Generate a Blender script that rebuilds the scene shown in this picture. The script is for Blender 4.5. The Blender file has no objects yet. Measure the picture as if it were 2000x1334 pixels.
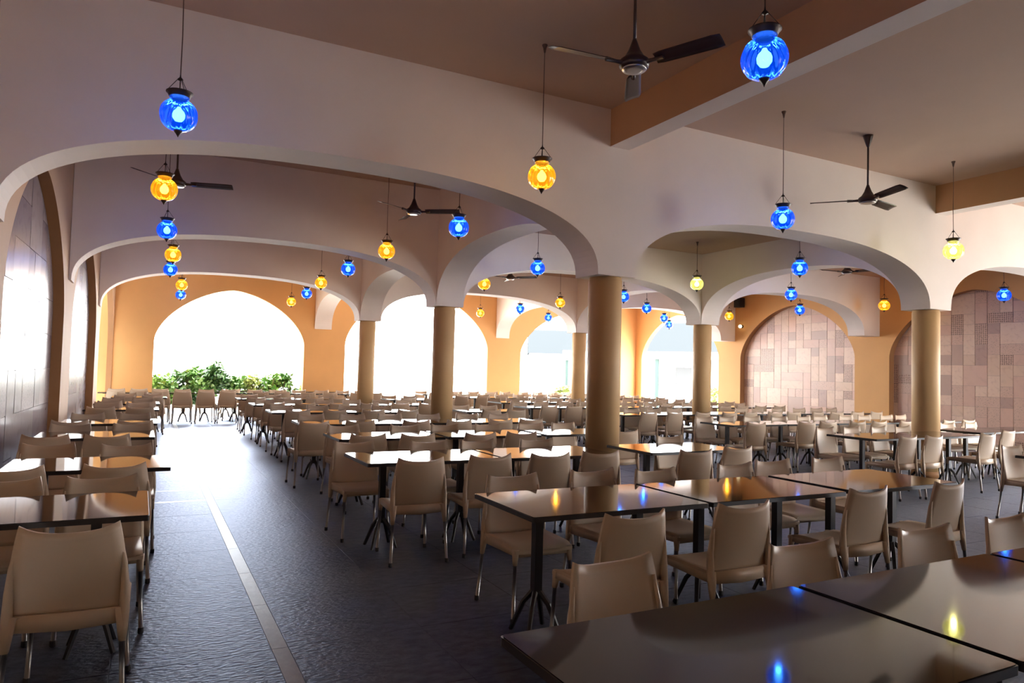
import bpy, math, random
from mathutils import Matrix, Vector
random.seed(7)
SC = bpy.context.scene
COL = SC.collection

# ------------------------------------------------------------------ camera, sky, exposure
cam = bpy.data.cameras.new('camera')
cam.sensor_width = 36.0
cam.lens = 36.0 * 1376.4 / 2000.0
cam.clip_start, cam.clip_end = 0.05, 400
camo = bpy.data.objects.new('camera', cam)
COL.objects.link(camo)
_r = Vector((0.88671023, -0.46160658, 0.0257746))
_u = Vector((-0.04214458, -0.02518705, 0.998794))
_f = Vector((0.46040069, 0.88672712, 0.04178783))
M = Matrix.Identity(4)
for i in range(3):
    M[i][0], M[i][1], M[i][2] = _r[i], _u[i], -_f[i]
M[0][3], M[1][3], M[2][3] = 0.0, 0.0, 1.51
camo.matrix_world = M
SC.camera = camo

world = bpy.data.worlds.new('sky')
SC.world = world
world.use_nodes = True
bg = world.node_tree.nodes['Background']
bg.inputs[0].default_value = (1.0, 0.99, 0.985, 1)
bg.inputs[1].default_value = 9.0

vs = SC.view_settings
vs.view_transform = 'Standard'
vs.look = 'None'
vs.exposure = 1.46
vs.gamma = 1.0
vs.use_curve_mapping = False
SC.cycles.max_bounces = 10
SC.cycles.diffuse_bounces = 8
SC.cycles.glossy_bounces = 4
SC.cycles.transparent_max_bounces = 12
SC.cycles.sample_clamp_indirect = 8.0
SC.cycles.caustics_reflective = False
SC.cycles.caustics_refractive = False

# ------------------------------------------------------------------ plan of the hall (metres)
X_LEFT, X_RIGHT = -1.02, 16.9
X1, X2 = 4.85, 11.08                    # column lines
YA, YB, YC, YD = 6.954, 12.066, 17.133, 22.2
Y_BACK = -3.6
PW, PT = 0.54, 0.48                     # pier width (x) and arcade thickness (y)
SPRING, CROWN = 2.65, 3.53
CEIL_HIGH, CEIL_LOW = 4.60, 4.19
PI = math.pi
SKEW = 0.022                            # the left wall opens slightly towards the camera
def x_left(y):
    return X_LEFT + SKEW * (y - 12.0)

# ------------------------------------------------------------------ materials
def srgb(r, g, b):
    f = lambda c: (c / 255 / 12.92) if c / 255 <= 0.04045 else ((c / 255 + 0.055) / 1.055) ** 2.4
    return (f(r), f(g), f(b), 1)

def mat(name, col, rough=0.5, metal=0.0, var=0.0, vscale=4.0, bump=0.0, bscale=60.0, spec=0.5, coat=0.0, stretch=None):
    m = bpy.data.materials.new(name)
    m.use_nodes = True
    nt = m.node_tree
    b = nt.nodes['Principled BSDF']
    b.inputs['Base Color'].default_value = col if len(col) == 4 else (*col, 1)
    b.inputs['Roughness'].default_value = rough
    b.inputs['Metallic'].default_value = metal
    b.inputs['Specular IOR Level'].default_value = spec
    if coat:
        b.inputs['Coat Weight'].default_value = coat
        b.inputs['Coat Roughness'].default_value = 0.05
    if var or bump:
        tc = nt.nodes.new('ShaderNodeTexCoord')
        src = tc.outputs['Object']
        if stretch:
            mp = nt.nodes.new('ShaderNodeMapping')
            mp.inputs['Scale'].default_value = stretch
            nt.links.new(src, mp.inputs[0])
            src = mp.outputs[0]
    if var:
        n = nt.nodes.new('ShaderNodeTexNoise')
        n.inputs['Scale'].default_value = vscale
        n.inputs['Detail'].default_value = 5
        nt.links.new(src, n.inputs['Vector'])
        r = nt.nodes.new('ShaderNodeValToRGB')
        c = b.inputs['Base Color'].default_value
        r.color_ramp.elements[0].position = 0.3
        r.color_ramp.elements[1].position = 0.7
        r.color_ramp.elements[0].color = (c[0] * (1 - var), c[1] * (1 - var), c[2] * (1 - var), 1)
        r.color_ramp.elements[1].color = (min(1, c[0] * (1 + var)), min(1, c[1] * (1 + var)), min(1, c[2] * (1 + var)), 1)
        nt.links.new(n.outputs[0], r.inputs[0])
        nt.links.new(r.outputs[0], b.inputs['Base Color'])
    if bump:
        n2 = nt.nodes.new('ShaderNodeTexNoise')
        n2.inputs['Scale'].default_value = bscale
        n2.inputs['Detail'].default_value = 4
        nt.links.new(src, n2.inputs['Vector'])
        bp = nt.nodes.new('ShaderNodeBump')
        bp.inputs['Strength'].default_value = bump
        bp.inputs['Distance'].default_value = 0.01
        nt.links.new(n2.outputs[0], bp.inputs['Height'])
        nt.links.new(bp.outputs[0], b.inputs['Normal'])
    return m

def patch_mat(name, col, dark, kind, scale, rough=0.30):
    """glazed tile with a printed textile-like pattern"""
    m = bpy.data.materials.new(name)
    m.use_nodes = True
    nt = m.node_tree
    b = nt.nodes['Principled BSDF']
    b.inputs['Roughness'].default_value = rough
    tc = nt.nodes.new('ShaderNodeTexCoord')
    if kind == 'dots':
        t = nt.nodes.new('ShaderNodeTexVoronoi')
        t.inputs['Scale'].default_value = scale
        t.inputs['Randomness'].default_value = 0.15
        out = t.outputs['Distance']
    elif kind == 'weave':
        t = nt.nodes.new('ShaderNodeTexChecker')
        t.inputs['Scale'].default_value = scale
        out = t.outputs['Fac']
    else:
        t = nt.nodes.new('ShaderNodeTexNoise')
        t.inputs['Scale'].default_value = scale
        t.inputs['Detail'].default_value = 6
        out = t.outputs[0]
    nt.links.new(tc.outputs['Object'], t.inputs['Vector'])
    r = nt.nodes.new('ShaderNodeValToRGB')
    r.color_ramp.elements[0].position = 0.32
    r.color_ramp.elements[1].position = 0.46
    r.color_ramp.elements[0].color = dark
    r.color_ramp.elements[1].color = col
    nt.links.new(out, r.inputs[0])
    nt.links.new(r.outputs[0], b.inputs['Base Color'])
    return m

M_WALL = mat('off_white_plaster', (0.87, 0.795, 0.735), 0.75, var=0.03, vscale=1.5, bump=0.05, bscale=40)
M_BACK = mat('dark_back_wall_paint', (0.20, 0.145, 0.105), 0.7, var=0.05, vscale=1.5)
M_CEIL = mat('ceiling_paint', (0.58, 0.42, 0.325), 0.8, var=0.03, vscale=1.2)
M_BEAMSIDE = mat('tan_beam_paint', (0.60, 0.36, 0.20), 0.75, var=0.03, vscale=2)
M_ORANGE = mat('orange_wall_paint', (0.72, 0.40, 0.15), 0.7, var=0.04, vscale=1.3, bump=0.05, bscale=40)
M_LEFTW = mat('tan_wall_paint', (0.54, 0.36, 0.235), 0.7, var=0.04, vscale=1.3)
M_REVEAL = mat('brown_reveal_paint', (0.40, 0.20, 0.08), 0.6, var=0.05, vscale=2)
M_COLUMN = mat('satin_column_paint', (0.66, 0.44, 0.22), 0.55, var=0.03, vscale=2, spec=0.3)
M_GROUT = mat('dark_grout', (0.06, 0.055, 0.055), 0.7)
def stone_mat(name, col, sky_tint, rough, var, vscale, bump, bscale, stretch):
    """slate-like stone: mottled dark body under a polish with the blue of sky light put into its colour"""
    m = bpy.data.materials.new(name)
    m.use_nodes = True
    nt = m.node_tree
    nt.nodes.clear()
    N = nt.nodes.new
    o, tc, mp = N('ShaderNodeOutputMaterial'), N('ShaderNodeTexCoord'), N('ShaderNodeMapping')
    mp.inputs['Scale'].default_value = stretch
    nt.links.new(tc.outputs['Object'], mp.inputs[0])
    n1, n2, rp = N('ShaderNodeTexNoise'), N('ShaderNodeTexNoise'), N('ShaderNodeValToRGB')
    n1.inputs['Scale'].default_value, n1.inputs['Detail'].default_value = vscale, 6
    n2.inputs['Scale'].default_value, n2.inputs['Detail'].default_value = bscale, 5
    for n in (n1, n2):
        nt.links.new(mp.outputs[0], n.inputs['Vector'])
    rp.color_ramp.elements[0].position, rp.color_ramp.elements[1].position = 0.33, 0.67
    rp.color_ramp.elements[0].color = (*[c * (1 - var) for c in col], 1)
    rp.color_ramp.elements[1].color = (*[c * (1 + var) for c in col], 1)
    nt.links.new(n1.outputs[0], rp.inputs[0])
    bp = N('ShaderNodeBump')
    bp.inputs['Strength'].default_value, bp.inputs['Distance'].default_value = bump, 0.01
    nt.links.new(n2.outputs[0], bp.inputs['Height'])
    df, gl, fr, mx = N('ShaderNodeBsdfDiffuse'), N('ShaderNodeBsdfGlossy'), N('ShaderNodeFresnel'), N('ShaderNodeMixShader')
    nt.links.new(rp.outputs[0], df.inputs[0])
    gl.inputs['Color'].default_value = (*sky_tint, 1)  # blue of the sky light painted into the gloss colour
    gl.inputs['Roughness'].default_value = rough
    fr.inputs[0].default_value = 1.47
    for n in (df, gl):
        nt.links.new(bp.outputs[0], n.inputs['Normal'])
    nt.links.new(fr.outputs[0], mx.inputs[0])
    nt.links.new(df.outputs[0], mx.inputs[1])
    nt.links.new(gl.outputs[0], mx.inputs[2])
    nt.links.new(mx.outputs[0], o.inputs[0])
    return m
M_LGROUT = mat('mauve_grout', (0.24, 0.20, 0.21), 0.6)
M_NGROUT = mat('rose_grout', (0.46, 0.34, 0.28), 0.8)
M_FLOOR = stone_mat('grey_stone_tile', (0.055, 0.056, 0.070), (0.68, 0.78, 0.97), 0.40, 0.55, 13, 0.85, 34, (0.75, 1.5, 1))
M_STRIP = stone_mat('pale_stone_strip', (0.22, 0.22, 0.25), (0.85, 0.92, 1.0), 0.36, 0.1, 14, 0.12, 60, (1, 1, 1))
M_CHAIR = mat('beige_plastic', (0.54, 0.42, 0.30), 0.48, bump=0.02, bscale=300)
M_CHAIRLEG = mat('brushed_aluminium', (0.30, 0.285, 0.27), 0.3, metal=0.95)
M_RUBBER = mat('black_rubber', (0.03, 0.03, 0.03), 0.7)
M_TOP = mat('dark_glossy_laminate', (0.022, 0.016, 0.013), 0.06, var=0.15, vscale=7, coat=0.50, spec=0.10)
M_TOP.node_tree.nodes['Principled BSDF'].inputs['Coat IOR'].default_value = 1.55
M_EDGE = mat('black_edge_band', (0.02, 0.017, 0.016), 0.35)
M_STEEL = mat('black_steel', (0.03, 0.028, 0.028), 0.4, metal=0.3)
M_FAN = mat('dark_brown_enamel', (0.06, 0.032, 0.022), 0.35)
M_FANTRIM = mat('brushed_nickel', (0.6, 0.58, 0.56), 0.3, metal=0.9)
M_BRASS = mat('aged_bronze', (0.035, 0.018, 0.012), 0.4, metal=0.4)
M_CORD = mat('brown_cord', (0.13, 0.08, 0.06), 0.6)
M_WHITEPL = mat('white_plastic', (0.75, 0.72, 0.70), 0.4)
M_BLACK = mat('black_plastic', (0.02, 0.02, 0.02), 0.5)
M_LEAF = [mat('leaf_green_%s' % n, c, 0.5, var=0.3, vscale=6) for n, c in
          (('deep', (0.06, 0.16, 0.045)), ('mid', (0.13, 0.28, 0.07)), ('pale', (0.33, 0.42, 0.15)))]
M_STEM = mat('brown_stem', (0.16, 0.10, 0.06), 0.8)
M_GROUND = mat('pale_concrete', (0.58, 0.57, 0.55), 0.7, var=0.1, vscale=2)
M_HOUSE = mat('pale_house_render', (0.60, 0.62, 0.62), 0.8)
M_BLOCKER = mat('grey_light_blocker', (0.20, 0.19, 0.18), 0.8)  # for the unseen slab that blocks light at the left arch
M_ROOF = mat('grey_roof_sheet', (0.034, 0.039, 0.042), 0.9, spec=0.0)
M_TEAL = mat('teal_paint', (0.045, 0.066, 0.060), 0.9, spec=0.0)
M_DARKGLASS = mat('pale_window_glass', (0.07, 0.073, 0.075), 0.9, spec=0.0)

TILE_MATS = [
    patch_mat('tile_rose_plain', (0.72, 0.50, 0.41, 1), (0.66, 0.45, 0.37, 1), 'noise', 5),
    patch_mat('tile_beige_plain', (0.74, 0.55, 0.43, 1), (0.66, 0.48, 0.37, 1), 'noise', 8),
    patch_mat('tile_grey_weave', (0.60, 0.44, 0.37, 1), (0.52, 0.37, 0.31, 1), 'weave', 60),
    patch_mat('tile_mauve_dark', (0.52, 0.36, 0.31, 1), (0.45, 0.31, 0.27, 1), 'noise', 10),
    patch_mat('tile_dotted', (0.71, 0.51, 0.41, 1), (0.30, 0.20, 0.16, 1), 'dots', 22),
    patch_mat('tile_speckled', (0.70, 0.50, 0.41, 1), (0.45, 0.31, 0.25, 1), 'noise', 42),
    patch_mat('tile_cream', (0.80, 0.61, 0.49, 1), (0.72, 0.53, 0.43, 1), 'noise', 14),
]
TILE_MATS_L = [patch_mat('grey_tile_%s' % n, c, d, 'noise', s, 0.26) for n, c, d, s in (
    ('plain', (0.34, 0.29, 0.30, 1), (0.30, 0.25, 0.26, 1), 6),
    ('dark', (0.25, 0.20, 0.22, 1), (0.20, 0.16, 0.18, 1), 9),
    ('pale', (0.42, 0.36, 0.36, 1), (0.36, 0.31, 0.31, 1), 7),
    ('speckled', (0.36, 0.30, 0.31, 1), (0.22, 0.18, 0.19, 1), 40))]

def glass_mat(name, tint, emit, estr):
    m = bpy.data.materials.new(name)
    m.use_nodes = True
    nt = m.node_tree
    nt.nodes.clear()
    o = nt.nodes.new('ShaderNodeOutputMaterial')
    tr = nt.nodes.new('ShaderNodeBsdfTransparent')
    tr.inputs[0].default_value = tint
    gl = nt.nodes.new('ShaderNodeBsdfGlossy')
    gl.inputs['Roughness'].default_value = 0.05
    fr = nt.nodes.new('ShaderNodeFresnel')
    fr.inputs[0].default_value = 1.5
    mx = nt.nodes.new('ShaderNodeMixShader')
    nt.links.new(fr.outputs[0], mx.inputs[0])
    nt.links.new(tr.outputs[0], mx.inputs[1])
    nt.links.new(gl.outputs[0], mx.inputs[2])
    em = nt.nodes.new('ShaderNodeEmission')
    em.inputs[0].default_value = emit
    em.inputs[1].default_value = estr
    ad = nt.nodes.new('ShaderNodeAddShader')
    nt.links.new(mx.outputs[0], ad.inputs[0])
    nt.links.new(em.outputs[0], ad.inputs[1])
    nt.links.new(ad.outputs[0], o.inputs[0])
    return m

def emit_mat(name, col, s):
    m = bpy.data.materials.new(name)
    m.use_nodes = True
    nt = m.node_tree
    nt.nodes.clear()
    o = nt.nodes.new('ShaderNodeOutputMaterial')
    em = nt.nodes.new('ShaderNodeEmission')
    em.inputs[0].default_value = (*col, 1)
    em.inputs[1].default_value = s
    nt.links.new(em.outputs[0], o.inputs[0])
    return m

M_GLASS = {'blue': glass_mat('blue_lamp_glass', (0.04, 0.20, 0.85, 1), (0.0, 0.09, 0.85, 1), 0.16),
           'amber': glass_mat('amber_lamp_glass', (0.95, 0.55, 0.06, 1), (0.85, 0.34, 0.01, 1), 0.17),
           'lime': glass_mat('lime_lamp_glass', (0.85, 0.85, 0.35, 1), (0.70, 0.66, 0.18, 1), 0.18)}
M_BULB = {'blue': emit_mat('cool_bulb', (0.80, 0.92, 1.0), 6),
          'amber': emit_mat('warm_bulb', (1.0, 0.86, 0.5), 4),
          'lime': emit_mat('pale_bulb', (1.0, 0.97, 0.75), 4)}

# ------------------------------------------------------------------ mesh helpers
class MB:
    def __init__(self):
        self.v, self.f, self.s = [], [], []
    def quad(self, *p, smooth=False):
        i = len(self.v)
        self.v += [tuple(q) for q in p]
        self.f.append(tuple(range(i, i + len(p))))
        self.s.append(smooth)
    def box(self, x0, x1, y0, y1, z0, z1):
        i = len(self.v)
        self.v += [(x, y, z) for z in (z0, z1) for y in (y0, y1) for x in (x0, x1)]
        for q in ((0, 2, 3, 1), (4, 5, 7, 6), (0, 1, 5, 4), (2, 6, 7, 3), (0, 4, 6, 2), (1, 3, 7, 5)):
            self.f.append(tuple(i + k for k in q))
            self.s.append(False)
        return self
    def lathe(self, prof, n=24, cx=0, cy=0, ribs=0, ramp=0.0, smooth=True):
        """prof: list of (radius, z) from bottom to top"""
        i0 = len(self.v)
        for (r, z) in prof:
            for k in range(n):
                a = 2 * PI * k / n
                rr = r * (1 + ramp * (abs(math.cos(ribs * a / 2)) - 0.6)) if ribs else r
                self.v.append((cx + rr * math.cos(a), cy + rr * math.sin(a), z))
        for j in range(len(prof) - 1):
            for k in range(n):
                a, b = i0 + j * n + k, i0 + j * n + (k + 1) % n
                self.f.append((a, b, b + n, a + n))
                self.s.append(smooth)
        for j, rev in ((0, True), (len(prof) - 1, False)):
            ring = [i0 + j * n + k for k in range(n)]
            if prof[j][0] > 1e-4:
                self.f.append(tuple(reversed(ring)) if rev else tuple(ring))
                self.s.append(False)
        return self
    def tube(self, pts, rads, n=10, smooth=True):
        pts = [Vector(p) for p in pts]
        if not isinstance(rads, (list, tuple)):
            rads = [rads] * len(pts)
        i0 = len(self.v)
        for j, p in enumerate(pts):
            d = (pts[min(j + 1, len(pts) - 1)] - pts[max(j - 1, 0)]).normalized()
            ref = Vector((1, 0, 0)) if abs(d.x) < 0.9 else Vector((0, 1, 0))
            a = d.cross(ref).normalized()
            b = d.cross(a).normalized()
            for k in range(n):
                t = 2 * PI * k / n
                q = p + a * (rads[j] * math.cos(t)) + b * (rads[j] * math.sin(t))
                self.v.append(tuple(q))
        for j in range(len(pts) - 1):
            for k in range(n):
                a, b = i0 + j * n + k, i0 + j * n + (k + 1) % n
                self.f.append((a, b, b + n, a + n))
                self.s.append(smooth)
        self.f.append(tuple(i0 + k for k in range(n)))
        self.s.append(False)
        e = i0 + (len(pts) - 1) * n
        self.f.append(tuple(e + k for k in reversed(range(n))))
        self.s.append(False)
        return self
    def sheet(self, P, th, nrm):
        """solid sheet from grid of points P[i][j]; nrm(i,j) gives the offset direction"""
        ni, nj = len(P), len(P[0])
        i0 = len(self.v)
        for i in range(ni):
            for j in range(nj):
                self.v.append(tuple(P[i][j]))
        for i in range(ni):
            for j in range(nj):
                self.v.append(tuple(Vector(P[i][j]) - Vector(nrm(i, j)) * th))
        n = ni * nj
        g = lambda i, j, s: i0 + s * n + i * nj + j
        for i in range(ni - 1):
            for j in range(nj - 1):
                self.f.append((g(i, j, 0), g(i, j + 1, 0), g(i + 1, j + 1, 0), g(i + 1, j, 0))); self.s.append(True)
                self.f.append((g(i, j, 1), g(i + 1, j, 1), g(i + 1, j + 1, 1), g(i, j + 1, 1))); self.s.append(True)
        for i in range(ni - 1):
            self.f.append((g(i, 0, 0), g(i + 1, 0, 0), g(i + 1, 0, 1), g(i, 0, 1))); self.s.append(False)
            self.f.append((g(i + 1, nj - 1, 0), g(i, nj - 1, 0), g(i, nj - 1, 1), g(i + 1, nj - 1, 1))); self.s.append(False)
        for j in range(nj - 1):
            self.f.append((g(0, j + 1, 0), g(0, j, 0), g(0, j, 1), g(0, j + 1, 1))); self.s.append(False)
            self.f.append((g(ni - 1, j, 0), g(ni - 1, j + 1, 0), g(ni - 1, j + 1, 1), g(ni - 1, j, 1))); self.s.append(False)
        return self
    def mesh(self, name, m=None):
        me = bpy.data.meshes.new(name)
        me.from_pydata(self.v, [], self.f)
        me.polygons.foreach_set('use_smooth', self.s)
        if m:
            me.materials.append(m)
        me.update()
        return me
    def build(self, name, m=None, parent=None, loc=(0, 0, 0)):
        return link(name, self.mesh(name, m), parent, loc)

def link(name, me, parent=None, loc=(0, 0, 0), rot=(0, 0, 0)):
    o = bpy.data.objects.new(name, me)
    COL.objects.link(o)
    o.location = loc
    o.rotation_euler = rot
    if parent:
        o.parent = parent
    return o

def fix_normals(me):
    import bmesh
    bm = bmesh.new()
    bm.from_mesh(me)
    bmesh.ops.remove_doubles(bm, verts=bm.verts, dist=1e-5)
    bmesh.ops.recalc_face_normals(bm, faces=bm.faces)
    bm.to_mesh(me)
    bm.free()

def tag(o, label, cat, group=None):
    o['label'] = label
    o['category'] = cat
    if group:
        o['group'] = group
    return o

def struct(o, label=None):
    o['kind'] = 'structure'
    if label:
        o['label'] = label
    return o

def empty(name, loc=(0, 0, 0), rz=0.0):
    o = bpy.data.objects.new(name, None)
    o.empty_display_size = 0.1
    COL.objects.link(o)
    o.location = loc
    o.rotation_euler = (0, 0, rz)
    return o

def copy_tree(o, parent=None):
    c = o.copy()
    COL.objects.link(c)
    c.parent = parent
    for ch in list(o.children):
        copy_tree(ch, c)
    return c

ORD = ['first', 'second', 'third', 'fourth', 'fifth', 'sixth', 'seventh', 'eighth', 'ninth', 'tenth', 'eleventh', 'twelfth',
       'thirteenth', 'fourteenth', 'fifteenth', 'sixteenth', 'seventeenth', 'eighteenth', 'nineteenth', 'twentieth']

# ------------------------------------------------------------------ arched walls
def round_arch(s0, s1, crown=CROWN, spring=SPRING, n=2.43):
    c, a, b = (s0 + s1) / 2, (s1 - s0) / 2, crown - spring
    def f(s):
        u = min(1.0, abs(s - c) / a)
        return spring + b * (1 - u ** n) ** (1 / n)
    return (s0, s1, f)

def pointed_arch(s0, s1, apex=3.66, spring=2.1):
    c, a, b = (s0 + s1) / 2, (s1 - s0) / 2, apex - spring
    def f(s):
        u = min(1.0, abs(s - c) / a)
        return spring + b * (1 - u ** 1.6) ** 0.58
    return (s0, s1, f)

def arched_wall(name, axis, f0, f1, s0, s1, ztop, openings, zpier=0.0, m=M_WALL, msoffit=None, seg=56):
    """wall slab running along `axis` ('x' or 'y'), between f0 and f1 across it"""
    mb = MB()
    fi = []                       # material index per face
    def P(s, f, z):
        return (s, f, z) if axis == 'x' else (f, s, z)
    def add(mi, *p):
        mb.quad(*p)
        fi.append(mi)
    def strip(sa, za, sb, zb, soff):
        for f in (f0, f1):
            add(0, P(sa, f, za), P(sb, f, zb), P(sb, f, ztop), P(sa, f, ztop))
        add(1 if soff else 0, P(sa, f0, za), P(sb, f0, zb), P(sb, f1, zb), P(sa, f1, za))
        add(0, P(sa, f0, ztop), P(sb, f0, ztop), P(sb, f1, ztop), P(sa, f1, ztop))
    cur = s0
    for (a, b, fn) in sorted(openings, key=lambda o: o[0]):
        if a > cur + 1e-6:
            strip(cur, zpier, a, zpier, False)
        ss = [(a + b) / 2 - (b - a) / 2 * math.cos(PI * k / seg) for k in range(seg + 1)]
        for k in range(seg):
            strip(ss[k], fn(ss[k]), ss[k + 1], fn(ss[k + 1]), True)
        for e in (a, b):
            if fn(e) > zpier + 1e-4:
                add(1, P(e, f0, zpier), P(e, f1, zpier), P(e, f1, fn(e)), P(e, f0, fn(e)))
        cur = b
    if cur < s1 - 1e-6:
        strip(cur, zpier, s1, zpier, False)
    for e in (s0, s1):
        add(0, P(e, f0, zpier), P(e, f1, zpier), P(e, f1, ztop), P(e, f0, ztop))
    me = mb.mesh(name, m)
    me.materials.append(msoffit or m)
    me.polygons.foreach_set('material_index', fi)
    fix_normals(me)
    return struct(link(name, me))

h = PW / 2
t = PT / 2
bays_x = [(X1 + h, X2 - h), (X2 + h, X_RIGHT - 0.6)]
for nm, y, lab in (('wall_arcade_near', YA, 'off-white arcade wall with three wide arches nearest the camera'),
                   ('wall_arcade_middle', YB, 'off-white arcade wall with three wide arches in the middle of the hall'),
                   ('wall_arcade_far', YC, 'off-white arcade wall with three wide arches nearest the far windows')):
    o = arched_wall(nm, 'x', y - t, y + t, x_left(y), X_RIGHT, CEIL_HIGH + 0.14, [round_arch(a, b) for a, b in [(x_left(y) + 0.03, X1 - h)] + bays_x], zpier=SPRING)
    o['label'] = lab
bays_y = [(YA + t, YB - t), (YB + t, YC - t), (YC + t, YD - 0.14)]
for nm, x, lab in (('wall_cross_left', X1, 'off-white cross arches over the left line of columns'),
                   ('wall_cross_right', X2, 'off-white cross arches over the right line of columns')):
    for k, (a, b) in enumerate(bays_y):
        o = arched_wall(nm, 'y', x - h + 0.01, x + h - 0.01, a + 0.002, b - 0.002, CEIL_HIGH + 0.14,
                        [round_arch(a + 0.002, b - 0.002, crown=3.60)], zpier=SPRING)
        o['label'] = lab + (', near bay', ', middle bay', ', far bay')[k]

# far wall with three openings to the garden
o = arched_wall('wall_far', 'x', YD - 0.12, YD + 0.12, X_LEFT - 0.3, X_RIGHT + 0.3, CEIL_HIGH + 0.26,
                [pointed_arch(0.20, 4.30), pointed_arch(5.56, 10.52, apex=4.08, spring=2.2), pointed_arch(11.82, 15.95)], m=M_ORANGE)
o['label'] = 'orange far wall with three open pointed arches to the garden'
BC = [(YA + YB) / 2, (YB + YC) / 2, (YC + YD) / 2, (YA * 2 - YB + YA) / 2]
HW = 2.05
DEPTH = 0.19
DEPTH_L = 0.13
# side walls: niches in the two middle bays, openings in the far bay (and in the near bay of the right wall)
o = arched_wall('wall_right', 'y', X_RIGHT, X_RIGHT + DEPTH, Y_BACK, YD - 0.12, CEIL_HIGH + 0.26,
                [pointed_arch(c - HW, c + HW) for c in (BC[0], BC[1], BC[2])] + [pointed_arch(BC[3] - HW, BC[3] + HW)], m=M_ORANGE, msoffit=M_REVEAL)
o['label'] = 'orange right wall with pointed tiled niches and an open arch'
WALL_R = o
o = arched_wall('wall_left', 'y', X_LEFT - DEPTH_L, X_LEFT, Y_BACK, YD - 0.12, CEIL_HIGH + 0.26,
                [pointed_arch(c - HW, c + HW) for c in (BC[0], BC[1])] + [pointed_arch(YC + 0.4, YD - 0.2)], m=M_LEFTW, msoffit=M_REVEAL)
o['label'] = 'tan left wall with tall pointed tiled niches'
WALL_L = o
WALL_L.matrix_world = Matrix.Translation((X_LEFT, 12, 0)) @ Matrix.Rotation(-SKEW, 4, 'Z') @ Matrix.Translation((-X_LEFT, -12, 0))
for nm, x0, x1, w in (('niche_back', X_RIGHT + DEPTH + 0.012, X_RIGHT + DEPTH + 0.12, WALL_R),
                      ('niche_back', X_LEFT - DEPTH_L - 0.12, X_LEFT - DEPTH_L - 0.012, WALL_L)):
    mb = MB()
    mb.box(x0, x1, YA + 0.1, YC - 0.1, 0, CEIL_HIGH)
    mb.build(nm, M_NGROUT if w is WALL_R else M_LGROUT, w)
o = arched_wall('wall_back', 'x', Y_BACK - 0.2, Y_BACK, X_LEFT - 0.5, X_RIGHT + 0.3, CEIL_HIGH + 0.26, [pointed_arch(13.3, 16.2)], m=M_BACK)
o['label'] = 'wall behind the camera with one open pointed arch'

# patchwork of glazed tiles inside the niches
def patchwork(wall, xface, sgn, yc, mats, cell, tall):
    ny, nz = int(round(2 * (HW + 0.06) / cell)), int(round(3.72 / tall))
    used = set()
    y0 = yc - HW - 0.06
    fn = pointed_arch(yc - HW, yc + HW)[2]
    for j in range(nz):
        for i in range(ny):
            if (i, j) in used:
                continue
            w, hh = random.choice(((1, 1), (1, 2), (2, 1), (1, 1), (1, 2), (2, 2), (3, 1)))
            while any((i + a, j + b) in used or i + a >= ny or j + b >= nz for a in range(w) for b in range(hh)):
                if w > 1: w -= 1
                elif hh > 1: hh -= 1
                else: break
            for a in range(w):
                for b in range(hh):
                    used.add((i + a, j + b))
            ya, yb, za, zb = y0 + i * cell, y0 + (i + w) * cell, j * tall, (j + hh) * tall
            zmax = max(fn(min(max(q, yc - HW + 0.001), yc + HW - 0.001)) for q in (ya, (ya + yb) / 2, yb))
            if za > zmax + 0.02:
                continue
            g = 0.003
            mm = mats[random.choices(range(len(mats)), [5, 5, 2, 1, 2, 5, 5][:len(mats)])[0]]
            key = (w, hh, mm.name, sgn)
            if key not in PATCH:
                W, H = w * cell - 2 * g, hh * tall - 2 * g
                mb = MB()
                b_ = 0.004
                mb.box(-0.010, 0, -W / 2, W / 2, -H / 2, H / 2)
                mb.quad((0.002, -W / 2 + b_, -H / 2 + b_), (0.002, W / 2 - b_, -H / 2 + b_), (0.002, W / 2 - b_, H / 2 - b_), (0.002, -W / 2 + b_, H / 2 - b_))
                me = mb.mesh('tile', mm)
                PATCH[key] = me
            o = link('tile', PATCH[key], wall, (xface + sgn * 0.010, (ya + yb) / 2, (za + zb) / 2))
            tilt = 0.006
            o.rotation_euler = (0, random.uniform(-tilt, tilt), (0 if sgn > 0 else PI) + random.uniform(-tilt, tilt))
PATCH = {}
for yc in BC[:2]:
    PATCH.clear()
    patchwork(WALL_R, X_RIGHT + DEPTH + 0.012, -1, yc, TILE_MATS, 0.27, 0.24)
    PATCH.clear()
    patchwork(WALL_L, X_LEFT - DEPTH_L - 0.012, 1, yc, TILE_MATS_L, 0.42, 0.46)

# ceilings
def slab(name, x0, x1, y0, y1, z, label):
    o = MB().box(x0, x1, y0, y1, z, z + 0.12).build(name, M_CEIL)
    struct(o, label)
slab('ceiling', X_LEFT, X_RIGHT, Y_BACK, YA - t, CEIL_HIGH, 'brown ceiling over the near part of the hall')
xs = [X_LEFT, X1 - h + 0.01, X1 + h - 0.01, X2 - h + 0.01, X2 + h - 0.01, X_RIGHT]
ys = [YA + t, YB - t, YB + t, YC - t, YC + t, YD - 0.12]
for i, bx in enumerate(('left', 'middle', 'right')):
    for j, by in enumerate(('near', 'central', 'far')):
        z = CEIL_HIGH + 0.14 if i == 0 else CEIL_LOW
        slab('ceiling', xs[2 * i] + 0.002, xs[2 * i + 1] - 0.002, ys[2 * j] + 0.002, ys[2 * j + 1] - 0.002, z, '%s %s bay ceiling between the arcades' % (by, bx))
struct(MB().box(X_LEFT - 0.6, X_RIGHT + 0.5, Y_BACK - 0.3, YD + 0.3, CEIL_HIGH + 0.262, CEIL_HIGH + 0.5).build('roof', M_WALL), 'unseen roof slab added over the hall to seal light leaks')  # unseen slab, added to stop daylight leaking in above the walls
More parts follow.
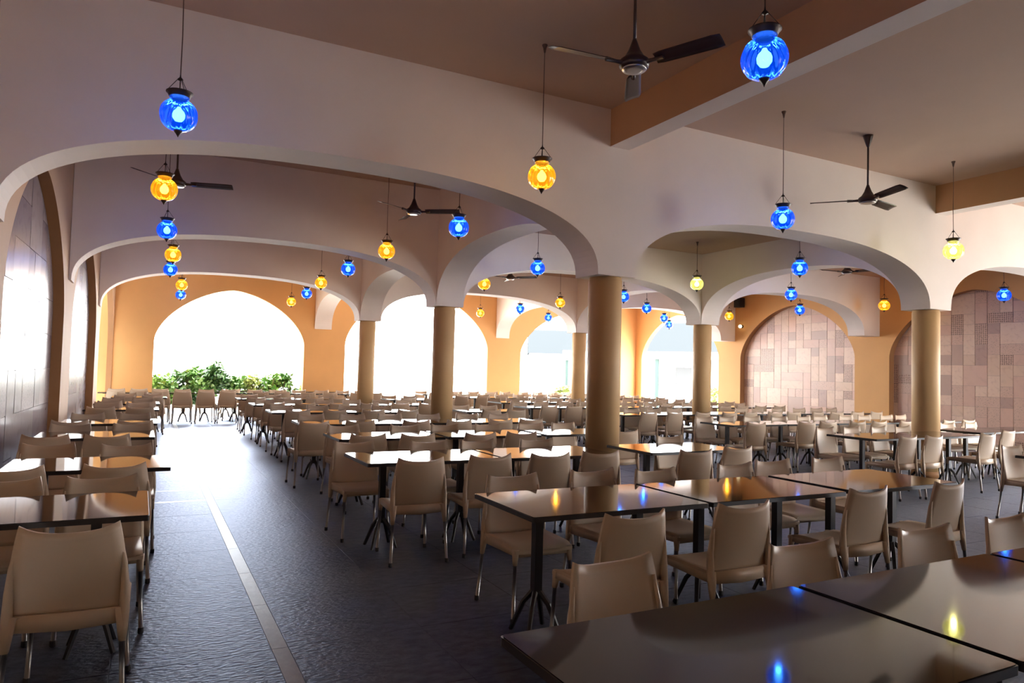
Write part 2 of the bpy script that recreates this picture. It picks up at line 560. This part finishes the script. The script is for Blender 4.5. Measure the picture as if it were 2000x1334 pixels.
# straight beams of the near bays
for k, x in enumerate((X1, X2)):
    mb = MB()
    mb.box(x - 0.135, x + 0.135, Y_BACK, YA - t - 0.002, 4.16, CEIL_HIGH)
    me = mb.mesh('trim', M_BEAMSIDE)
    me.materials.append(M_WALL)
    me.polygons[0].material_index = 1
    o = struct(link('trim_%d' % (k + 1), me), 'straight ceiling beam with tan sides running to the near arcade')

# columns
def column(x, y, lab):
    e = empty('column', (x, y, 0))
    struct(e, lab)
    R = 0.20
    MB().lathe([(R, 0.10), (R, SPRING - 0.035), (R - 0.008, SPRING - 0.03), (R - 0.008, SPRING)], 56).build('shaft', M_COLUMN, e)
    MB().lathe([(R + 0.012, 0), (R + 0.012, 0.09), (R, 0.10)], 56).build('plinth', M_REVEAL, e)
for x, y, lab in ((X1, YA, 'thick tan column in the centre foreground'), (X2, YA, 'golden column at the right front'),
                  (X1, YB, 'tan column in the middle left row'), (X2, YB, 'tan column in the middle right row'),
                  (X1, YC, 'tan column in the far left row'), (X2, YC, 'tan column in the far right row')):
    column(x, y, lab)

# floor: base slab, stone tiles, pale border strips
FL = struct(MB().box(X_LEFT - 0.2, X_RIGHT + 0.2, Y_BACK, YD + 0.15, -0.12, -0.012).build('floor', M_GROUT), 'dark grey stone tiled floor')
SX0, SX1 = 0.66, 0.745
TS = 0.752
xl = sorted([SX0 - TS * k for k in range(1, 4)] + [SX0, SX1] + [SX1 + TS * k for k in range(1, 23)])
xl = [x for x in xl if X_LEFT - 0.6 < x < X_RIGHT + 0.7]
yl0 = 3.95
ylines = [yl0 + TS * k for k in range(-10, 25)]
cross = {8.462: 0.085, 8.462 + TS: 0.05}
tile_meshes = {}
rest = MB()
ntile = 0
def tile_mesh(w, d, m, nm):
    key = (round(w, 3), round(d, 3), m.name)
    if key not in tile_meshes:
        g, b = 0.0012, 0.0005
        mb = MB()
        x, y = w / 2 - g, d / 2 - g
        lo = [(-x, -y, -0.012), (x, -y, -0.012), (x, y, -0.012), (-x, y, -0.012)]
        mi = [(-x, -y, -b), (x, -y, -b), (x, y, -b), (-x, y, -b)]
        hi = [(-x + b, -y + b, 0), (x - b, -y + b, 0), (x - b, y - b, 0), (-x + b, y - b, 0)]
        for k in range(4):
            j = (k + 1) % 4
            mb.quad(lo[k], lo[j], mi[j], mi[k])
            mb.quad(mi[k], mi[j], hi[j], hi[k])
        mb.quad(*hi)
        tile_meshes[key] = mb.mesh(nm, m)
    return tile_meshes[key]
for a in range(len(xl) - 1):
    xa, xb = max(xl[a], X_LEFT), min(xl[a + 1], X_RIGHT)
    if xb - xa < 0.01:
        continue
    isstrip = abs(xl[a] - SX0) < 1e-6
    for b in range(len(ylines) - 1):
        ya, yb = max(ylines[b], Y_BACK), min(ylines[b + 1], YD - 0.12)
        if yb - ya < 0.01:
            continue
        cx, cy = (xa + xb) / 2, (ya + yb) / 2
        near = (1.0 < cy < 14.5 and cx < 5.8) or (2.2 < cy < 8 and 5.8 <= cx < 11)
        if isstrip:
            if cy > 1.0:
                link('border_strip', tile_mesh(xb - xa, yb - ya, M_STRIP, 'border_strip'), FL, (cx, cy, 0))
            continue
        parts = [(ya, yb, M_FLOOR)]
        for cyl, cw in cross.items():
            if abs(ya - cyl) < 0.01 and cx < SX0:
                link('border_strip', tile_mesh(xb - xa, cw, M_STRIP, 'border_strip'), FL, (cx, ya + cw / 2, 0))
                parts = [(ya + cw, yb, M_FLOOR)]
        for (pa, pb, mm) in parts:
            if near:
                o = link('floor_tile', tile_mesh(xb - xa, pb - pa, mm, 'floor_tile'), FL, (cx, (pa + pb) / 2, 0))
                o.rotation_euler = (random.uniform(-0.0006, 0.0006), random.uniform(-0.0006, 0.0006), 0)
                ntile += 1
            else:
                rest.box(xa + 0.003, xb - 0.003, pa + 0.003, pb - 0.003, -0.012, 0)
o = rest.build('floor_tile_field', M_FLOOR, FL)
o['kind'] = 'stuff'
print('floor tiles as parts', ntile)

# ------------------------------------------------------------------ garden outside
struct(MB().box(-40, 70, YD + 0.15, 90, -0.2, -0.03).build('ground', M_GROUND), 'pale ground outside the arches')
struct(MB().box(X_RIGHT + 0.2, 70, Y_BACK - 0.2, YD + 0.15, -0.2, -0.03).build('ground', M_GROUND), 'pale ground beside the right wall')
struct(MB().box(-2.1, -1.9, 12, 30, -0.03, 4.6).build('light_blocker_left', M_BLOCKER), 'unseen grey wall added outside the left arch to block light')  # added out of view to keep side light off the far wall
struct(MB().box(-40, 70, -40, Y_BACK - 0.2, -0.2, -0.03).build('ground', M_GROUND), 'pale ground behind the hall')
struct(MB().box(-40, X_LEFT - 0.55, Y_BACK - 0.2, YD + 0.15, -0.2, -0.03).build('ground', M_GROUND), 'pale ground beside the left wall')

def leafball(mb, c, r, n, size, flat=0.8):
    for _ in range(n):
        d = Vector((random.gauss(0, 1), random.gauss(0, 1), random.gauss(0, 1))).normalized()
        rr = r * random.uniform(0.35, 1.0)
        p = Vector(c) + Vector((d.x * rr, d.y * rr, d.z * rr * flat))
        a = Vector((random.gauss(0, 1), random.gauss(0, 1), random.gauss(0, 0.6))).normalized()
        b = a.cross(Vector((random.gauss(0, 1), random.gauss(0, 1), random.gauss(0, 1)))).normalized()
        s = size * random.uniform(0.6, 1.3)
        w = s * 0.38
        k = len(mb.v)
        mid = p + a * s * 0.5
        mb.v += [tuple(p), tuple(mid + b * w), tuple(p + a * s), tuple(mid - b * w)]
        mb.f.append((k, k + 1, k + 2, k + 3))
        mb.s.append(False)

def bush(x, y, hgt, r, tone, lab, n=1100):
    e = empty('garden_bush', (x, y, -0.03))
    tag(e, lab, 'bush', 'leafy bushes outside the far arches')
    st = MB()
    for k in range(4):
        a = random.uniform(0, 2 * PI)
        st.tube([(0.05 * math.cos(a), 0.05 * math.sin(a), 0), (0.6 * r * math.cos(a), 0.6 * r * math.sin(a), hgt * 0.8)], [0.012, 0.005], 5)
    st.build('stem', M_STEM, e)
    mb = MB()
    for k in range(6):
        a = random.uniform(0, 2 * PI)
        q = random.uniform(0, 0.6) * r
        leafball(mb, (q * math.cos(a), q * math.sin(a), hgt * random.uniform(0.25, 0.86)), r * 0.6, n // 6, 0.14)
    f = mb.build('foliage', M_LEAF[tone], e)
    f['kind'] = 'stuff'
spots = [(0.10, 1.22, 2), (0.62, 1.36, 1), (1.10, 1.50, 0), (1.58, 1.40, 1), (2.05, 1.52, 0), (2.52, 1.46, 1), (3.00, 1.36, 2), (3.48, 1.40, 1), (3.95, 1.30, 0), (4.42, 1.24, 1), (4.9, 1.2, 2)]
tones = ('dark green', 'mid green', 'yellow-green')
for k, (x, hh, tn) in enumerate(spots):
    bush(x, YD + 1.25 + random.uniform(-0.1, 0.1), hh, 0.50, tn, '%s leafy bush outside the left garden arch, %s from the left' % (tones[tn], ORD[k]))
bush(15.2, 24.6, 1.0, 0.4, 2, 'small yellow-green bush outside the third far arch')
bush(19.3, 20.4, 1.1, 0.45, 2, 'yellow-green bush left in the open side arch')
bush(19.8, 18.6, 0.95, 0.4, 1, 'green bush in the middle of the open side arch', 300)

# pale house seen through the open side arch
def house(x, y, rz, lab):
    e = empty('house', (x, y, -0.03), rz)
    tag(e, lab, 'house')
    MB().box(-0.3, 6, -7, 7, 0, 2.5).build('wall', M_HOUSE, e)
    MB().box(-1.2, 6.5, -7.6, 7.6, 2.5, 2.95).build('eaves_band', M_WHITEPL, e)
    mb = MB()
    mb.quad((-1.3, -7.7, 2.95), (-1.3, 7.7, 2.95), (3, 7.7, 5.0), (3, -7.7, 5.0))
    mb.quad((7, -7.7, 2.95), (3, -7.7, 5.0), (3, 7.7, 5.0), (7, 7.7, 2.95))
    mb.quad((-1.3, -7.7, 2.95), (3, -7.7, 5.0), (7, -7.7, 2.95))
    mb.quad((-1.3, 7.7, 2.95), (7, 7.7, 2.95), (3, 7.7, 5.0))
    mb.build('roof', M_ROOF, e)
    for yy in (-4.6, -1.5, 1.6, 4.7):
        MB().box(-1.08, -0.90, yy - 0.10, yy + 0.10, 0, 2.5).build('porch_post', M_TEAL, e)
    for yy in (-3.0, 0.1, 3.2):
        w = MB().box(-0.36, -0.30, yy - 0.55, yy + 0.55, 0.9, 2.1).build('window', M_WHITEPL, e)
        MB().box(-0.38, -0.36, yy - 0.48, yy + 0.48, 0.97, 2.03).build('pane', M_DARKGLASS, w)
house(29.5, 33.5, math.radians(40), 'pale low house with grey roof behind the open side arch')
house(33.5, 45.0, math.radians(62), 'pale distant house seen through the third far arch')

# ------------------------------------------------------------------ tables
def make_table(L, D=0.76):
    e = empty('dining_table')
    a, b, r = L / 2, D / 2, 0.012
    def ring(x, y, z):
        pts = []
        for cx, cy, a0 in ((x - r, y - r, 0), (-x + r, y - r, 90), (-x + r, -y + r, 180), (x - r, -y + r, 270)):
            for k in range(4):
                t_ = math.radians(a0 + 30 * k)
                pts.append((cx + r * math.cos(t_), cy + r * math.sin(t_), z))
        return pts
    def slabm(z0, z1, ins):
        mb = MB()
        lo, hi = ring(a - ins, b - ins, z0), ring(a - ins, b - ins, z1)
        n = len(lo)
        for k in range(n):
            mb.quad(lo[k], lo[(k + 1) % n], hi[(k + 1) % n], hi[k])
        mb.quad(*hi)
        mb.quad(*reversed(lo))
        return mb
    slabm(0.728, 0.750, 0.004).build('tabletop', M_TOP, e)
    slabm(0.722, 0.747, 0.0).build('edge_band', M_EDGE, e)
    for sx in (-1, 1):
        x = sx * (a - 0.24)
        p = MB().box(x - 0.025, x + 0.025, -0.025, 0.025, 0.20, 0.715).box(x - 0.14, x + 0.14, -0.22, 0.22, 0.708, 0.722).build('pedestal_post', M_STEEL, e)
        for k in range(4):
            t_ = PI / 4 + k * PI / 2
            c, s = math.cos(t_), math.sin(t_)
            MB().tube([(x + 0.02 * c, 0.02 * s, 0.235), (x + 0.075 * c, 0.075 * s, 0.17), (x + 0.15 * c, 0.15 * s, 0.0)], [0.018, 0.016, 0.013], 6, smooth=False).build('foot', M_STEEL, p)
    return e
proto_table = {}
def place_table(x0, y0, L, label, rz=0.0):
    if L not in proto_table:
        proto_table[L] = make_table(L)
        o = proto_table[L]
    else:
        o = copy_tree(proto_table[L])
    o.location = (x0 + L / 2, y0 + 0.38, 0)
    o.rotation_euler = (0, 0, rz)
    tag(o, label, 'table', 'dark glossy dining tables')
    return o

# ------------------------------------------------------------------ chairs (front = +y, back top about y=-0.26)
def make_chair():
    e = empty('dining_chair')
    # seat shell
    mb = MB()
    N, K = 9, 9
    P = []
    for i in range(N):
        v = i / (N - 1)
        y = -0.215 + 0.445 * v
        row = []
        for j in range(K):
            u = j / (K - 1) * 2 - 1
            wid = 0.212 - 0.012 * v
            z = 0.445 - 0.014 * (1 - u * u) * math.sin(PI * min(1, v * 1.05)) + 0.006 * u * u
            if v > 0.85:
                z -= (v - 0.85) * 0.16
            row.append((u * wid, y, z))
        P.append(row)
    mb.sheet(P, 0.018, lambda i, j: (0, 0, 1))
    # skirt around the seat and the four leg sleeves
    for sx in (-1, 1):
        mb.sheet([[(sx * 0.205, -0.21, 0.445), (sx * 0.20, 0.21, 0.435)], [(sx * 0.207, -0.21, 0.385), (sx * 0.20, 0.20, 0.395)]], 0.012 * sx, lambda i, j: (1, 0, 0))
        mb.tube([(sx * 0.196, -0.200, 0.445), (sx * 0.205, -0.219, 0.38), (sx * 0.209, -0.227, 0.315)], [0.026, 0.020, 0.0145], 8)
        mb.tube([(sx * 0.185, 0.205, 0.432), (sx * 0.188, 0.210, 0.38), (sx * 0.192, 0.214, 0.34)], [0.024, 0.019, 0.0145], 8)
    mb.sheet([[(-0.205, -0.213, 0.45), (0, -0.222, 0.45), (0.205, -0.213, 0.45)], [(-0.207, -0.217, 0.385), (0, -0.226, 0.375), (0.207, -0.217, 0.385)]], -0.012, lambda i, j: (0, 1, 0))
    mb.sheet([[(-0.19, 0.225, 0.425), (0.19, 0.225, 0.425)], [(-0.19, 0.215, 0.385), (0.19, 0.215, 0.385)]], 0.012, lambda i, j: (0, 1, 0))
    me = mb.mesh('seat', M_CHAIR)
    fix_normals(me)
    link('seat', me, e)
    # backrest
    mb = MB()
    N, K = 12, 11
    P = []
    for i in range(N):
        v = i / (N - 1)
        row = []
        for j in range(K):
            u = j / (K - 1) * 2 - 1
            wid = 0.209 + 0.007 * math.sin(PI * v) - 0.027 * v ** 2.4
            ztop = 0.792 + 0.020 * u * u * u * u + 0.012 * u * u
            z = 0.432 + (ztop - 0.432) * v
            y = -0.205 - 0.010 * math.sin(PI * v * 0.9) - 0.05 * v ** 1.6 - 0.042 * (1 - u * u) * (0.25 + 0.75 * v)
            row.append((u * wid, y + 0.030, z))
        P.append(row)
    mb.sheet(P, 0.014, lambda i, j: (0, 1, 0))
    for sx in (-1, 1):
        mb.tube([(sx * 0.190, -0.222, 0.74), (sx * 0.204, -0.212, 0.64), (sx * 0.211, -0.206, 0.54), (sx * 0.212, -0.210, 0.44),
                 (sx * 0.211, -0.219, 0.37), (sx * 0.211, -0.227, 0.31)], [0.006, 0.013, 0.018, 0.021, 0.0185, 0.0145], 8)
    me = mb.mesh('backrest', M_CHAIR)
    fix_normals(me)
    link('backrest', me, e)
    for sx in (-1, 1):
        for pts in ([(sx * 0.207, -0.224, 0.36), (sx * 0.214, -0.236, 0.22), (sx * 0.226, -0.262, 0.012)],
                    [(sx * 0.190, 0.212, 0.37), (sx * 0.196, 0.219, 0.2), (sx * 0.205, 0.230, 0.012)]):
            l = MB().tube(pts, 0.0115, 8).build('leg', M_CHAIRLEG, e)
            x, y, _ = pts[-1]
            MB().lathe([(0.013, 0), (0.0155, 0.004), (0.0155, 0.028), (0.013, 0.032)], 8, x, y).build('rubber_foot', M_RUBBER, l)
    return e
proto_chair = None
def place_chair(x, y, rz, label):
    global proto_chair
    if proto_chair is None:
        proto_chair = make_chair()
        o = proto_chair
    else:
        o = copy_tree(proto_chair)
    o.location = (x, y, 0)
    o.rotation_euler = (0, 0, rz)
    tag(o, label, 'chair', 'beige plastic dining chairs')
    return o

# rows: block, y of near table edge, [(x0, length)], near chairs [(x, yTop or None)], far chairs [(x, yTop or None)]
def reg(tabs, skip=()):
    out = []
    for x0, L in tabs:
        for s in (0.26, 0.74):
            x = x0 + L * s
            if any(a < x < b for a, b in skip):
                continue
            out.append((x + random.uniform(-0.035, 0.035) * (0.4 if L < 1.1 else 1), None))
    return out
LS = 1.05
S = 1.2
C_STEP = [(1.83, S), (3.05, S), (4.27, S)]
rows = []
def row(block, y0, tabs, near=None, far=None, skipn=(), skipf=()):
    rows.append((block, y0, tabs, reg(tabs, skipn) if near is None else near, reg(tabs, skipf) if far is None else far))
# left block, along the wall
row('left-wall', 3.95, [(-1.0, LS)], [(-0.234, 3.476), (-0.765, 3.52)], [(-0.18, 4.94), (-0.70, 4.98)])
row('left-wall', 5.70, [(-0.85, LS)], [(-0.15, 5.46), (-0.75, 5.46)], [(-0.10, 6.77), (-0.68, 6.95)])
row('left-wall', 8.02, [(-0.93, LS)], [(-0.28, 7.66), (-0.775, 7.72)], [(-0.10, 9.02), (-0.70, 9.0)])
row('left-wall', 9.80, [(-0.88, LS)], [(-0.08, 9.45), (-0.72, 9.5)])
row('left-wall', 12.60, [(-0.82, LS)])
row('left-wall', 14.35, [(-0.78, LS)])
row('left-wall', 16.75, [(-0.60, LS)])
row('left-wall', 19.55, [(-0.98, LS), (0.10, LS)], [(-0.6, None), (-0.1, None), (0.36, None), (0.86, None)], [(-0.6, None), (-0.1, None), (0.38, None), (0.9, None)])
# centre block
row('centre', 1.08, [(0.94, S), (2.165, S), (3.39, S)], [], [(1.60, 2.21), (2.50, 2.13), (3.33, 2.12), (4.05, 2.13)])
row('centre', 3.22, [(1.83, S), (3.06, S), (4.34, S)], [(2.22, 2.86), (2.98, 2.87), (4.18, 2.98), (5.04, 2.98)],
    [(2.22, 4.25), (2.90, 4.28), (3.38, 4.17), (4.24, 4.24), (4.74, 4.33), (5.42, 4.32)])
row('centre', 5.47, [(1.59, S), (2.82, S), (4.40, S)], [(1.95, 5.20), (2.57, 5.25), (3.12, 5.20), (3.66, 5.22), (4.64, 5.08), (5.28, 5.20)],
    [(1.77, 6.58), (2.47, 6.48), (2.99, 6.45), (3.61, 6.39), (5.39, 6.41)])
row('centre', 7.38, [(1.83, S), (3.07, S), (4.36, S)], [(2.11, 7.23), (2.63, 7.15), (3.35, 7.13), (3.9, 7.15), (5.33, 7.12)],
    [(2.13, 8.46), (2.87, 8.36), (3.42, 8.38), (4.0, 8.35), (4.66, 8.4), (5.2, 8.42)])
row('centre', 9.33, C_STEP, [(1.90, 8.99), (2.55, 9.1), (3.3, 9.06), (3.9, 9.04), (4.55, 9.05), (5.1, 9.1)])
row('centre', 11.75, [(1.83, S), (3.05, S), (5.22, S)], None, None)
row('centre', 13.95, C_STEP)
row('centre', 16.30, [(1.83, S), (3.05, S), (5.22, S)])
row('centre', 19.55, [(1.18, S), (2.40, S), (3.62, S), (4.84, S)], [(1.38, 19.15), (1.89, 19.24), (2.7, None), (3.25, None), (3.9, None), (4.5, None), (5.2, None), (5.75, None)])
row('centre', 21.06, [(1.83, S), (3.05, S), (4.27, S)], [(2.15, None), (2.75, None), (3.4, None), (3.95, None), (4.6, None), (5.2, None)], [])
# right block
def rt(x0, n):
    return [(x0 + 1.22 * k, S) for k in range(n)]
row('right', 3.47, [(8.28, S)], [], [(8.74, 4.52), (9.3, None)])
row('right', 5.93, [(8.42, S), (9.64, S)], [(8.68, 5.66), (9.18, 5.63), (10.48, 5.67)], [(8.75, None), (9.35, None), (9.95, None), (10.5, None)])
row('right', 6.28, [(11.40, S), (12.62, S)], [(11.62, 6.0), (12.2, None), (12.9, None)], [(11.75, None), (12.3, None), (12.95, None)])
row('right', 8.20, rt(8.2, 5), [(8.40, 7.90), (9.56, 7.93), (10.06, 7.92), (10.75, None), (11.3, None), (12.0, None), (12.6, None), (13.3, None), (13.9, None)])
row('right', 10.62, rt(7.9, 6), [(8.30, 10.4), (8.90, 10.38), (9.62, 10.42), (10.2, None), (10.8, None), (11.5, None), (12.05, None), (12.7, None), (13.3, None), (14.0, None), (14.6, None)],
    None, skipf=((10.6, 11.6),))
row('right', 12.95, rt(7.2, 6), None, None, skipn=((10.6, 11.6),))
row('right', 15.10, rt(7.6, 6))
row('right', 17.70, rt(7.3, 6), None, None, skipn=((10.6, 11.6),))
row('right', 19.95, rt(7.4, 5))

BW = {'left-wall': 'left-wall', 'centre': 'centre-block', 'right': 'right-block'}
cnt = {}
nchair = 0
for block, y0, tabs, near, far in rows:
    k = cnt.get(block, 0)
    cnt[block] = k + 1
    rname = '%s %s row' % (ORD[k], BW[block])
    for i, (x0, L) in enumerate(tabs):
        lab = 'dark glossy table in the %s' % rname
        if len(tabs) > 1:
            lab += ', %s from the left' % ORD[i]
        place_table(x0, y0, L, lab, random.uniform(-0.008, 0.008))
    for side, lst, sg in (('near', sorted(near), 1), ('far', sorted(far), -1)):
        for i, (x, yt) in enumerate(lst):
            if yt is None:
                yt = (y0 - 0.31 + random.uniform(-0.06, 0.03)) if sg > 0 else (y0 + 0.76 + 0.29 + random.uniform(-0.03, 0.06))
            y = yt + 0.255 * sg
            rz = (0 if sg > 0 else PI) + random.uniform(-0.08, 0.08)
            lab = 'beige plastic chair, %s side of the %s' % (side, rname)
            if len(lst) > 1:
                lab += ', %s from the left' % ORD[i]
            place_chair(x, y, rz, lab)
            nchair += 1
print('chairs', nchair)

# ------------------------------------------------------------------ pendant lamps
LAMP_MESH = {}
def lamp_meshes():
    d = LAMP_MESH
    prof = []
    R = 0.128
    for k in range(19):
        a = -PI / 2 + PI * k / 18 * 0.86 + 0.12
        r = R * math.cos(a) ** 0.82 if math.cos(a) > 0 else 0.02
        prof.append((max(r, 0.02), 0.120 * math.sin(a)))
    ztop = prof[-1][1]
    prof += [(0.066, ztop + 0.012), (0.068, ztop + 0.03)]
    for c in M_GLASS:
        d['shade_' + c] = MB().lathe(prof, 64, ribs=14, ramp=0.085).mesh('shade', M_GLASS[c])
        d['bulb_' + c] = MB().lathe([(0.0, -0.050), (0.026, -0.043), (0.042, -0.020), (0.044, 0.004), (0.036, 0.026), (0.018, 0.046), (0.012, 0.06)], 16).mesh('bulb', M_BULB[c])
    zt = ztop
    d['collar'] = MB().lathe([(0.070, zt + 0.018), (0.074, zt + 0.022), (0.080, zt + 0.040), (0.094, zt + 0.052), (0.094, zt + 0.057), (0.060, zt + 0.062), (0.016, zt + 0.066), (0.010, zt + 0.075)], 28).mesh('collar', M_BRASS)
    d['finial'] = MB().lathe([(0.0, -0.168), (0.006, -0.156), (0.016, -0.140), (0.027, -0.127), (0.032, -0.114), (0.020, -0.110)], 16).mesh('finial', M_BRASS)
    d['hanger'] = MB().lathe([(0.004, zt + 0.07), (0.004, zt + 0.145), (0.020, zt + 0.150), (0.020, zt + 0.156), (0.006, zt + 0.172), (0.003, zt + 0.20)], 12).mesh('hanger', M_BRASS)
    for k in range(3):
        a = 2 * PI * k / 3 + 0.4
        d['chain%d' % k] = MB().tube([(0.090 * math.cos(a), 0.090 * math.sin(a), zt + 0.055), (0.018 * math.cos(a), 0.018 * math.sin(a), zt + 0.153)], 0.0025, 5).mesh('chain', M_BRASS)
    d['zt'] = zt
lamp_meshes()
LC = {'blue': (0.55, 0.75, 1.0), 'amber': (1.0, 0.75, 0.4), 'lime': (1.0, 0.92, 0.65)}
LAMPS = [('blue', 0.144, 5.73), ('blue', 3.084, 2.882), ('amber', 3.229, 5.70), ('blue', 6.453, 5.73), ('lime', 9.92, 5.836),
         ('amber', 0.104, 8.297), ('blue', 0.192, 10.872), ('amber', 0.346, 13.309), ('blue', 0.369, 15.489), ('amber', 0.693, 18.395), ('blue', 0.78, 21.072),
         ('blue', 3.521, 8.356), ('amber', 3.298, 10.716), ('blue', 3.312, 13.137), ('amber', 3.373, 15.722), ('blue', 3.582, 18.333), ('amber', 3.684, 21.036),
         ('blue', 6.099, 10.835), ('amber', 6.33, 13.536), ('amber', 9.688, 15.948), ('blue', 9.77, 18.345), ('amber', 9.515, 20.598), ('blue', 12.074, 20.623),
         ('lime', 9.72, 10.764), ('blue', 10.043, 13.633), ('blue', 12.334, 15.664), ('blue', 14.876, 17.986), ('blue', 16.2, 19.3),
         ('blue', 9.592, 8.156), ('blue', 12.539, 10.889), ('blue', 15.549, 13.21), ('amber', 15.708, 15.956), ('amber', 15.967, 11.057), ('blue', 15.752, 8.233)]
lights = {}
for c in LC:
    L = bpy.data.lights.new('bulb_light_' + c, 'POINT')
    L.energy = {'blue': 1.5, 'amber': 1.6, 'lime': 1.6}[c]
    L.color = LC[c]
    L.shadow_soft_size = 0.03
    lights[c] = L
lines = {}
def line_of(x):
    for k, (a, b) in enumerate(((-1, 1.5), (1.5, 4.6), (4.6, 8), (8, 11.2), (11.2, 13.6), (13.6, 17))):
        if a <= x < b:
            return k
for c, x, y in sorted(LAMPS, key=lambda q: (line_of(q[1]), q[2])):
    k = line_of(x)
    n = lines.get(k, 0)
    lines[k] = n + 1
    cz = CEIL_HIGH if y < YA else (CEIL_HIGH + 0.14 if x < X1 else CEIL_LOW)
    z = 3.34
    if x == 16.2:
        z = 3.255
    e = empty('pendant_lamp', (x, y, z), random.uniform(0, 2))
    nm = {'blue': 'blue', 'amber': 'amber', 'lime': 'pale yellow-green'}[c]
    tag(e, '%s ribbed glass pendant lamp, %s in the %s lamp line from left' % (nm, 'nearest' if n == 0 else ORD[n] + ' nearest', ORD[k]), 'lamp', 'glass pendant lamps')
    link('shade', LAMP_MESH['shade_' + c], e)
    link('bulb', LAMP_MESH['bulb_' + c], e)
    for q in ('collar', 'finial', 'hanger'):
        link(q, LAMP_MESH[q], e)
    for q in range(3):
        link('chain', LAMP_MESH['chain%d' % q], e)
    z0 = LAMP_MESH['zt'] + 0.19
    hc = cz - z - z0
    key = round(hc, 3)
    if key not in LAMP_MESH:
        LAMP_MESH[key] = (MB().tube([(0, 0, z0), (0.004, 0.002, z0 + hc * 0.3), (-0.003, 0, z0 + hc * 0.6), (0, 0, z0 + hc - 0.02)], 0.0042, 6).mesh('cord', M_CORD),
                          MB().lathe([(0.008, z0 + hc - 0.075), (0.016, z0 + hc - 0.03), (0.026, z0 + hc - 0.006), (0.026, z0 + hc)], 14).mesh('ceiling_cup', M_CORD))
    link('cord', LAMP_MESH[key][0], e)
    link('ceiling_cup', LAMP_MESH[key][1], e)
    lo = bpy.data.objects.new('bulb_light', lights[c])
    COL.objects.link(lo)
    lo.parent = e
    lo.location = (0, 0, -0.075)

# ------------------------------------------------------------------ ceiling fans
def make_fan(x, y, cz, ang, lab, hz=3.80):
    e = empty('ceiling_fan', (x, y, hz), math.radians(ang))
    tag(e, lab, 'fan', 'three-bladed ceiling fans')
    d = cz - hz
    MB().lathe([(0.012, 0.10), (0.012, d - 0.06)], 12).build('downrod', M_FAN, e)
    MB().lathe([(0.013, d - 0.15), (0.022, d - 0.13), (0.055, d - 0.03), (0.06, d)], 20).build('canopy', M_FAN, e)
    MB().lathe([(0.085, -0.055), (0.105, -0.045), (0.112, -0.02), (0.108, 0.005), (0.075, 0.03), (0.045, 0.08), (0.020, 0.15), (0.014, 0.17)], 28).build('motor_housing', M_FAN, e)
    MB().lathe([(0.05, -0.068), (0.088, -0.064), (0.092, -0.056), (0.086, -0.052)], 28).build('bottom_trim', M_FANTRIM, e)
    for k in range(3):
        a = 2 * PI * k / 3
        c, s = math.cos(a), math.sin(a)
        rot = lambda px, py, pz: (px * c - py * s, px * s + py * c, pz)
        mb = MB()
        P = []
        n = 9
        for i in range(n + 1):
            v = i / n
            px = 0.17 + 0.50 * v
            w = 0.055 + 0.012 * v
            if v > 0.93:
                w *= 0.8
            if v < 0.06:
                w *= 0.75
            P.append([rot(px, u * w, -0.018 - u * 0.018 + 0.006 * (1 - u * u)) for u in (-1, -0.5, 0, 0.5, 1)])
        mb.sheet(P, 0.004, lambda i, j: (0, 0, 1))
        me = mb.mesh('blade', M_FAN)
        fix_normals(me)
        b = link('blade', me, e)
        mb = MB()
        mb.tube([rot(0.08, 0, -0.022), rot(0.15, 0, -0.024), rot(0.235, 0, -0.022)], [0.02, 0.014, 0.018], 8)
        mb.build('blade_bracket', M_FAN, b)
make_fan(3.09, 4.12, CEIL_HIGH, -66, 'dark ceiling fan nearest the camera beside the large blue lamp')
make_fan(7.99, 5.76, CEIL_HIGH, 10, 'dark ceiling fan before the right arch of the near arcade')
make_fan(0.26, 9.85, CEIL_HIGH + 0.14, -15, 'dark ceiling fan behind the amber lamp under the left arch')
make_fan(3.36, 9.66, CEIL_HIGH + 0.14, -33, 'dark ceiling fan between amber and blue lamps under the left arch')
make_fan(7.75, 15.1, CEIL_LOW, -49, 'small ceiling fan blade showing behind the blue lamp left of the centre column', 3.78)
make_fan(13.05, 9.88, CEIL_LOW, 168, 'ceiling fan mostly hidden behind the right arch', 3.80)

# ------------------------------------------------------------------ small things on the right wall
e = empty('wall_speaker', (16.72, 16.55, 3.72))
tag(e, 'small black loudspeaker high on the orange right wall', 'speaker')
MB().box(-0.11, 0.11, -0.12, 0.12, 0, 0.30).build('cabinet', M_BLACK, e)
MB().lathe([(0.0, 0), (0.07, 0.0), (0.075, 0.008)], 20).build('speaker_cone', M_RUBBER, e, (-0.12, 0, 0.13)).rotation_euler = (0, -PI / 2, 0)
MB().box(0.11, 0.178, -0.03, 0.03, 0.10, 0.20).build('bracket', M_BLACK, e)
e = empty('wall_light', (16.80, 16.58, 3.12))
tag(e, 'small round warm wall light on the orange pier', 'light')
MB().lathe([(0.05, 0), (0.05, 0.02), (0.03, 0.03)], 16).build('backplate', M_BRASS, e, (0.095, 0, 0)).rotation_euler = (0, -PI / 2, 0)
MB().lathe([(0.0, -0.06), (0.045, -0.04), (0.06, 0.0), (0.045, 0.04), (0.0, 0.06)], 18).build('globe', emit_mat('warm_globe', (1.0, 0.8, 0.45), 1.2), e)
